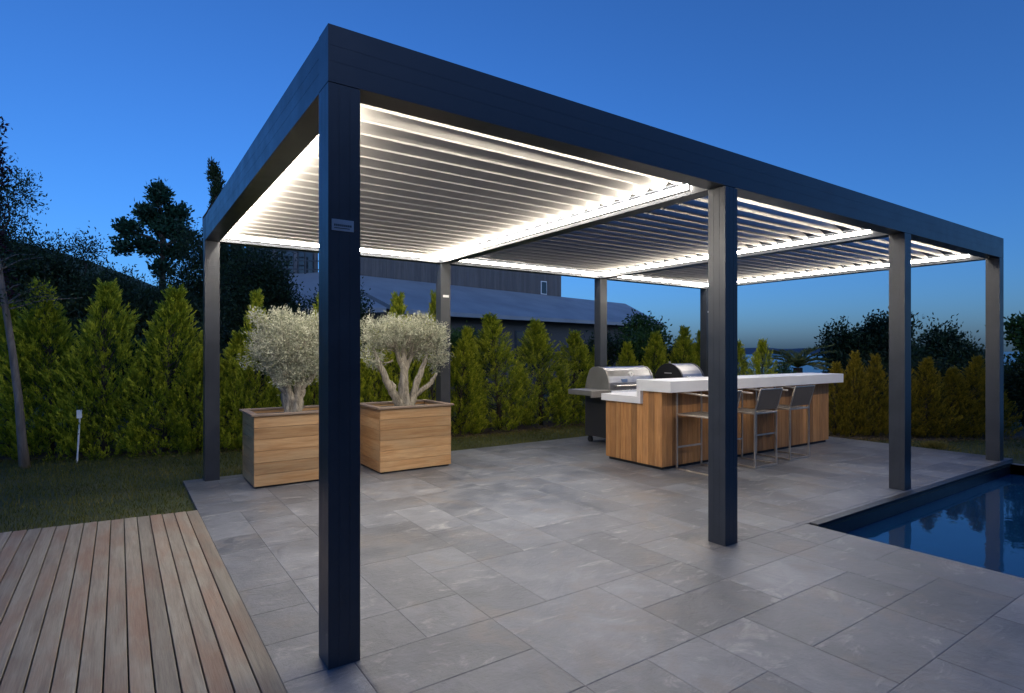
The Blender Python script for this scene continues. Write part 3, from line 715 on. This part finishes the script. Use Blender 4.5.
for s in range(6):
    P_,D_,T_=conifer_mesh(31+s); n=len(P_); g=np.random.default_rng(s)
    protos.append((P_,D_,T_,g))
cmesh={}
for i,(x,y,h,rw,lb) in enumerate(con):
    v=(i*5+i//6)%6; br=i>=24; key=(v,br)
    r=empty('conifer',(x,y,-.03),random.uniform(0,6.28)); r.rotation_euler[0]=random.gauss(0,.035); r.rotation_euler[1]=random.gauss(0,.035); tag(r,lb,'conifer','conifers of the garden hedge')
    sx=rw/.42*.90; sz=(h+.03)/2.08
    if key not in cmesh:
        P_,D_,T_,g=protos[v]; n=len(P_)
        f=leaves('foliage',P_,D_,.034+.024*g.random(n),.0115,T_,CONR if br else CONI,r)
        mb=MB(); mb.tube([(0,0,0),(.01,0,.8),(0,.01,1.6)],[.035,.025,.006],7)
        gg=np.random.default_rng(v)
        for k in range(60):
            z=.1+1.6*k/60; a=k*2.4; rr=.33*(1-z/2.1); mb.tube([(0,0,z),(math.cos(a)*rr*.5,math.sin(a)*rr*.5,z+.06),(math.cos(a)*rr,math.sin(a)*rr,z+.2)],[.012,.007,.003],4,cap=False)
        t=mb.build('trunk',BARK,r,smooth=True); cmesh[key]=(f,t)
    else:
        f,t=[q.copy() for q in cmesh[key]]
        for q in (f,t): COL.objects.link(q); q.parent=r
    for q in (f,t): q.scale=(sx,sx,sz)

# ================================================================== TREES AND SHRUBS BEHIND
def rndblobs(c,r,n,size,g,flat=1.):
    out=[]
    for k in range(n):
        u=g.normal(size=3); u/=np.linalg.norm(u); q=np.array(c)+u*np.array(r)*(.35+.6*g.random()); s=size*(.7+.6*g.random()); out.append((q[0],q[1],q[2],s,s,s*flat,s*s))
    return out
g=np.random.default_rng(5)
def bush(name,label,x,y,h,rx,seed,mat=DARKL,clumps=900,per=14,L=.075,W=.03,cl=.10,cat='tree',nb=16,size=.5,bot=.1,z0=0.,group='dark trees behind the hedge',shell=.35,rz=None):
    gg=np.random.default_rng(seed); b=rndblobs((0,0,h*(.5+bot*.5)),(rx,rx*.8,h*(.5-bot*.5)*.85),nb,size,gg)
    tree(name,label,cat,(x,y,z0),[(0,0,-.1),(.05,0,h*.2),(.0,.05,h*.38)],.05+h*.015,b,clumps,per,cl,L,W,mat,BARK,seed,group,shell,90)
# left dark mass
bush('broadleaf_tree','loose dark tree with ragged leafy top at the far left edge',-3.1,13.8,5.5,1.3,101,clumps=2300,size=.55,nb=26)
bush('broadleaf_tree','dark tree with a sparse lacy top right of the one at the left edge',-1.95,13.4,4.15,1.1,102,clumps=2200,size=.42,nb=26)
bush('broadleaf_tree','lower dark rounded tree between the lacy tree and the tall clumpy one',-.95,12.9,3.35,1.0,103,clumps=2000,size=.45,nb=20)
bush('broadleaf_tree','low dark tree directly left of the tall clumpy tree, under the distant hill',-.25,12.2,2.85,.9,104,clumps=1900,size=.42,nb=20)
bush('broadleaf_tree','dark tree with broad crown behind the back corner post',1.35,14.0,5.2,1.0,105,clumps=2600,size=.55,nb=26)
bush('broadleaf_tree','very dark tree behind the round olive crown',2.1,11.6,3.9,.8,106,clumps=2200,size=.5,nb=22)
bush('broadleaf_tree','dark open tree behind the open olive and the front corner post',3.45,10.6,3.55,.75,107,clumps=900,size=.35,nb=18)
bush('broadleaf_tree','dark low tree filling the gap under the tall clumpy tree',.45,13.0,2.9,.8,108,clumps=1900,size=.42,nb=20)
bush('shrub','dark shrub behind the two tallest conifers at the left',-1.1,8.9,1.95,.9,109,clumps=900,size=.4,cat='shrub')
bush('shrub','dark shrub between the left conifers and the corner post',.2,8.4,1.85,.8,110,clumps=900,size=.4,cat='shrub')
bush('shrub','dark shrub at the far left behind the slender trunk',-2.6,9.3,2.1,.9,111,clumps=900,size=.4,cat='shrub')
bush('shrub','dark shrub behind the round olive, lower than the trees',1.7,7.7,1.8,.7,112,clumps=800,size=.35,cat='shrub')
bush('shrub','dark shrub behind the open olive',3.0,6.9,1.8,.7,113,clumps=800,size=.35,cat='shrub')
# tall clumpy tree
tb=[(-.05,0,5.55,.32,.3,.32,1.2),(.28,.1,5.1,.34,.3,.26,1.2),(-.35,0,5.0,.3,.3,.2,1),(.1,0,4.7,.42,.35,.26,1.4),(-.75,0,4.55,.3,.3,.18,1),(.5,0,4.5,.28,.25,.2,.9),(-.95,.1,4.1,.28,.25,.15,.7),(-.35,0,4.15,.34,.3,.2,1),(.3,0,4.05,.35,.3,.22,1),(.0,0,3.55,.34,.3,.22,.7)]
tree('broadleaf_tree','tall clumpy tree standing alone against the sky left of the pergola','tree',(.25,15.9,0),[(0,0,-.1),(.03,0,1.6),(.0,.02,3.0),(.02,0,4.2)],.13,[(q[0],q[1],q[2],q[3]*.82,q[4]*.82,q[5]*.82,q[6]) for q in tb],480,16,.08,.12,.07,m_leaf('teal_tree_leaf',[(0,(.012,.035,.022)),(.6,(.022,.07,.04)),(1,(.04,.11,.06))],.5),BARK,120,'dark trees behind the hedge',.3,50)
# cypresses
def cypress(x,y,h,w,lb,seed):
    gg=np.random.default_rng(seed); b=[]
    for k in range(16):
        t=k/15; b.append((gg.normal(0,.05)+.12*math.sin(t*5),gg.normal(0,.05),1+(h-1.2)*t,w*(1-.55*t),w*(1-.55*t),h*.07,1-.5*t))
    tree('cypress','' or lb,'cypress',(x,y,0),[(0,0,-.1),(.02,0,h*.5),(0,.03,h*.92)],.12,b,1500,12,.05,.13,.045,DARKL,BARK,seed,'narrow cypresses above the roof line',.3,10,up=1.0)
cypress(2.42,22.0,8.2,.30,'tall narrow dark cypress left of the roof beam corner',130)
cypress(3.3,23.8,8.3,.25,'smaller cypress tip right beside the tall one at the roof beam',131)
# slender leaning tree at the left edge
lt=empty('slender_tree',(-1.62,6.25,-.03)); tag(lt,'slender bare-trunked young tree leaning left at the edge of the lawn','tree')
mb=MB(); mb.tube([(0,0,0),(-.03,.02,.35),(-.06,.05,.8),(-.12,.09,1.35),(-.20,.14,1.98),(-.30,.2,2.7),(-.36,.24,3.3)],[.055,.045,.04,.036,.031,.024,.012],10)
gg=np.random.default_rng(9); CC=[]
for k in range(15):
    t=.55+.45*gg.random(); b0=Vector((-.02-.34*t,.01+.22*t,3.3*t)); d=Vector((gg.normal(.25,.5),gg.normal(-.1,.4),.25+.2*gg.random())); e=b0+d*.55*(1.1-.4*t)
    mb.tube([b0,b0.lerp(e,.5)+Vector((0,0,.05)),e],[.010,.006,.003],5,cap=False); CC.append(b0.lerp(e,.7)); CC.append(e)
for q in [(.28,-.16,2.0),(.14,-.07,1.93),(.2,-.1,2.14),(.05,0,2.05)]:
    b0=Vector((-.19,.13,1.9)); e=Vector(q); mb.tube([b0,b0.lerp(e,.5)+Vector((0,0,.03)),e],[.009,.005,.003],5,cap=False); CC.append(e); CC.append(b0.lerp(e,.6))
mb.build('trunk',PALEB,lt,smooth=True)
CC=np.array([list(c) for c in CC]); P_=np.repeat(CC,26,0)+gg.normal(0,.07,(len(CC)*26,3)); D=gg.normal(0,1,P_.shape); D[:,2]-=.4
leaves('crown',P_,D,.055,.022,gg.random(len(P_)),DARKL,lt)
pt_=empty('purple_leaved_tree',(-2.30,8.7,-.03)); tag(pt_,'narrow purple-leaved tree cut by the left edge of the picture','tree','dark trees behind the hedge')
b=[(-.02+.05*math.sin(k),0,1.6+.3*k,.26-.008*k,.22,.24,1) for k in range(11)]
mb=MB(); mb.tube([(0,0,0),(.02,0,2.2),(0,0,4.6)],[.05,.035,.01],8); crown('crown',b,460,14,.06,.06,.03,PURPL,pt_,140); mb.build('trunk',BARK,pt_,smooth=True)
# mid: green shrub by the second back post, leafy tree behind the grill
bush('shrub','leafy green shrub rising behind the conifers right of the second back post',4.28,6.6,2.1,.45,150,GREENL,520,14,.06,.028,.06,'shrub',12,.2,.1,group='green shrubs in the hedge')
bush('broadleaf_tree','airy leafy green tree above the barbecues, right of the house roof',9.1,6.7,2.72,.72,151,GREENL,900,12,.085,.042,.08,'tree',16,.28,.1,group='green trees by the house')
bush('broadleaf_tree','lower dark green tree below the roof end, behind the gas barbecue',8.1,7.0,1.9,.6,152,DARKL,700,12,.07,.035,.08,'tree',12,.3,.1,group='green trees by the house')
bush('shrub','dark green shrub behind the last back post',9.3,5.6,1.75,.55,153,DARKL,700,12,.06,.03,.07,'shrub',12,.28,.1,group='green shrubs in the hedge')
bush('shrub','bright green rounded shrub right of the middle front post above the bar',9.55,3.6,1.12,.42,154,GREENL,600,14,.05,.024,.05,'shrub',12,.2,.1,group='green shrubs in the hedge')
bush('shrub','low dark green shrub filling under the palm',9.9,2.75,.8,.4,155,DARKL,700,14,.05,.024,.06,'shrub',12,.25,.1,group='green shrubs in the hedge')
# right dark trees
bush('broadleaf_tree','dark tree with curling ragged twigs above the far end of the bar',28.51,11.06,7.15,1.47,160,DARKL,1280,12,.17,.08,.18,'tree',28,0.63,.4,z0=-4.31,group='dark trees right of the bar')
bush('broadleaf_tree','dark tree behind the third front post',29.35,10.01,7.77,1.89,161,DARKL,1440,12,.17,.08,.18,'tree',28,0.67,.4,z0=-4.72,group='dark trees right of the bar')
bush('broadleaf_tree','dark tree between the two right front posts',31.24,8.65,8.15,1.99,162,DARKL,1440,12,.17,.08,.18,'tree',28,0.71,.4,z0=-5.52,group='dark trees right of the bar')
bush('broadleaf_tree','low dark tree behind the right end post',32.71,6.86,7.81,1.68,163,DARKL,1120,12,.17,.08,.18,'tree',24,0.67,.4,z0=-6.23,group='dark trees right of the bar')
bush('shrub','dark bush behind the bronze conifers nearest the bar',10.6,2.5,1.15,.55,164,DARKL,800,12,.06,.03,.08,'shrub',14,.3,.1,group='dark bushes behind the bronze conifers')
bush('shrub','dark bush behind the bronze conifers between the right posts',11.4,1.9,1.25,.7,165,DARKL,800,12,.06,.03,.08,'shrub',14,.3,.1,group='dark bushes behind the bronze conifers')
bush('shrub','dark bush right of the right end post',12.2,.7,1.0,.75,166,DARKL,900,12,.06,.03,.08,'shrub',14,.3,.1,group='dark bushes behind the bronze conifers')
bush('broadleaf_tree','green branch-tipped tree entering at the right edge of the picture',12.75,.72,2.15,.6,167,GREENL,600,14,.09,.05,.07,'tree',14,.25,.25,group='dark trees right of the bar')
# palm
pm=empty('palm',(10.9,4.1,-.1)); tag(pm,'small palm with feathery arching fronds rising behind the bar','palm')
mb=MB(); mb.tube([(0,0,0),(.02,0,.5),(0,0,1.08)],[.11,.1,.09],12); mb.build('trunk',BARK,pm,smooth=True)
gg=np.random.default_rng(4)
for k in range(17):
    a=k*2.4; el=.35+.95*gg.random(); pts=[]; ln=.62+.2*gg.random()
    for i in range(13):
        t=i/12; r_=ln*t*math.cos(el*(1-.5*t)); z=1.08+ln*t*math.sin(el)-.42*t*t*ln; pts.append(np.array([math.cos(a)*r_,math.sin(a)*r_,z]))
    P_=[];D=[]
    sd=np.array([-math.sin(a),math.cos(a),0])
    for i in range(1,13):
        for q in range(5):
            t=(i-1+q/5); i0=int(t); p=pts[i0]+(pts[min(i0+1,12)]-pts[i0])*(t-i0); ax=pts[min(i0+1,12)]-pts[max(i0-1,0)]; ax=ax/np.linalg.norm(ax)
            for s in (-1,1): P_.append(p); D.append(ax*.8+sd*s*.9+np.array([0,0,.25])+gg.normal(0,.08,3))
    P_=np.array(P_); f=leaves('frond',P_,np.array(D),.19,.016,gg.random(len(P_)),PALML,pm)

# ================================================================== HOUSE BEHIND (rotated about 10 degrees)
hs=empty('house',(6.33,13.96,0),R(10.1)); tag(hs,'modern two-storey house with low zinc roof and dark timber upper floor behind the hedge','house')
mb=MB(); mb.box(-2.5,.7,0,13.4,7,2.66); mb.build('lower_wall',m_paint('dark_render',(.09,.085,.08),.8),hs)  # lower wall in plain dark render, one even colour
for k in range(5):
    x=-4.8+k*2.6; mb=MB(); mb.box(x,.66,.5,x+1.5,.6995,2.1); w=mb.build('window',ALU,hs); mb=MB(); mb.box(x+.06,.645,.56,x+1.44,.6595,2.04); mb.build('pane',GLASS,w)
mb=MB(); mb.add([(-.1,0,2.46),(15.2,0,2.46),(18.,4.2,3.9),(-.3,4.2,3.98),(-.1,0,2.60),(15.2,0,2.60),(18.,4.2,4.04),(-.3,4.2,4.12)],[(3,2,1,0),(4,5,6,7),(0,1,5,4),(1,2,6,5),(2,3,7,6),(3,0,4,7)]); mb.build('roof',ROOFM,hs)
mb=MB(); mb.add([(-2.8,.2,2.3),(-.35,.2,2.5),(-.45,4.2,3.95),(-2.8,4.2,3.6),(-2.8,.2,2.44),(-.35,.2,2.64),(-.45,4.2,4.09),(-2.8,4.2,3.74)],[(3,2,1,0),(4,5,6,7),(0,1,5,4),(1,2,6,5),(2,3,7,6),(3,0,4,7)]); mb.build('roof',ROOFM,hs)
mb=MB(); x=-.2; rs=random.Random(6)
while x<12.3:
    mb.box(x,4.25,3.9,x+.155,4.6,6.0,rs.random()); x+=.16
up_=mb.build('upper_wall',WALLD,hs)
mb=MB(); mb.box(-2.6,4.9,3.3,-.25,5.2,6.0); mb.build('upper_wall',WALLP,hs)
for k in range(3):
    x=-2.5+k*.74; mb=MB(); mb.box(x,4.86,3.5,x+.6,4.8995,5.6); w=mb.build('window',ALU,hs); mb=MB(); mb.box(x+.04,4.845,3.54,x+.56,4.8595,5.56); mb.build('pane',GLASS,w)
for x in (10.9,):  # pale window frame stands in for a small white reflection
    mb=MB(); mb.box(x,4.22,4.1,x+.42,4.2495,4.75); w=mb.build('window',PALEPLATE,hs); mb=MB(); mb.box(x+.04,4.205,4.14,x+.38,4.2195,4.71); mb.build('pane',GLASS,w)
mb=MB(); mb.box(-2.6,4.62,6.0,12.5,8,6.15); mb.build('upper_roof',ROOFM,hs)
mb=MB()
for z in (4.05,4.35,4.65): mb.bar((-1.9,4.1,z),(-.3,4.1,z+.12),.04,.04)
for x in (-1.9,-1.1,-.35): mb.bar((x,4.1,3.5),(x,4.1,4.75),.05,.05,(0,1,0))
mb.build('railing',ALU,hs)

# unseen house added behind the viewpoint; blocks sky glow so front faces stay dark
occluder=empty('house',(3.,-11.5,0)); tag(occluder,'unseen house added behind the viewpoint to block sky glow from the pergola front','house')
mb=MB(); mb.box(-13,-6,-.2,15,0,6.6); mb.build('wall',WALLP,occluder)
for k in range(9):
    for z0,z1 in ((.1,2.4),(3.5,5.6)):
        x=-12+k*3.; mb=MB(); mb.box(x,.001,z0,x+1.9,.05,z1); w_=mb.build('window',ALU,occluder); mb=MB(); mb.box(x+.07,.0505,z0+.07,x+1.83,.056,z1-.07); mb.build('pane',GLASS,w_)
mb=MB(); mb.box(-13.6,-6.5,6.605,15.6,.7,6.85); mb.build('roof',ROOFM,occluder)

# ================================================================== CAMERA, WORLD, LIGHT
cd=bpy.data.cameras.new('camera'); cam=bpy.data.objects.new('camera',cd); COL.objects.link(cam); scene.camera=cam
th=0.9719
cam.location=(-.7205,-2.4162,1.3326); cam.rotation_euler=(R(90),0,th-R(90))
cd.sensor_width=36; cd.lens=575.61*36/1024; cd.shift_y=(350.73-346.5)/1024; cd.clip_end=100000; cd.clip_start=.05

w=bpy.data.worlds.new('World'); scene.world=w; w.use_nodes=True; nt=w.node_tree; nt.nodes.clear()
out=nt.nodes.new('ShaderNodeOutputWorld'); bg=nt.nodes.new('ShaderNodeBackground'); nt.links.new(bg.outputs[0],out.inputs[0])
sky=nt.nodes.new('ShaderNodeTexSky'); sky.sky_type='NISHITA'; sky.sun_disc=False
SUN_EL,SUN_ROT=13.5,R(186)
sky.sun_elevation=R(SUN_EL); sky.sun_rotation=SUN_ROT; sky.altitude=60; sky.air_density=1.; sky.dust_density=1.7; sky.ozone_density=9.
nt.links.new(mixc(nt,1.,sky.outputs[0],(.86,.88,.97),'MULTIPLY'),bg.inputs[0]); bg.inputs[1].default_value=.15
# what is left of the daylight after sunset: one faint, very soft sun from the same side as the sky's glow
sl=bpy.data.lights.new('sun','SUN'); sl.energy=.10; sl.angle=R(60); sl.color=(1,.82,.62); so=bpy.data.objects.new('sun',sl); COL.objects.link(so)
so.rotation_euler=Vector((-math.sin(SUN_ROT)*-1*math.cos(R(SUN_EL)),-math.cos(SUN_ROT)*-1*math.cos(R(SUN_EL)),math.sin(R(SUN_EL)))).to_track_quat('Z','Y').to_euler()
scene.view_settings.view_transform='Standard'; scene.view_settings.look='None'; scene.view_settings.gamma=1; scene.view_settings.exposure=.385
scene.render.engine='CYCLES'; scene.render.resolution_x=1024; scene.render.resolution_y=693
scene.cycles.max_bounces=7; scene.cycles.use_denoising=True
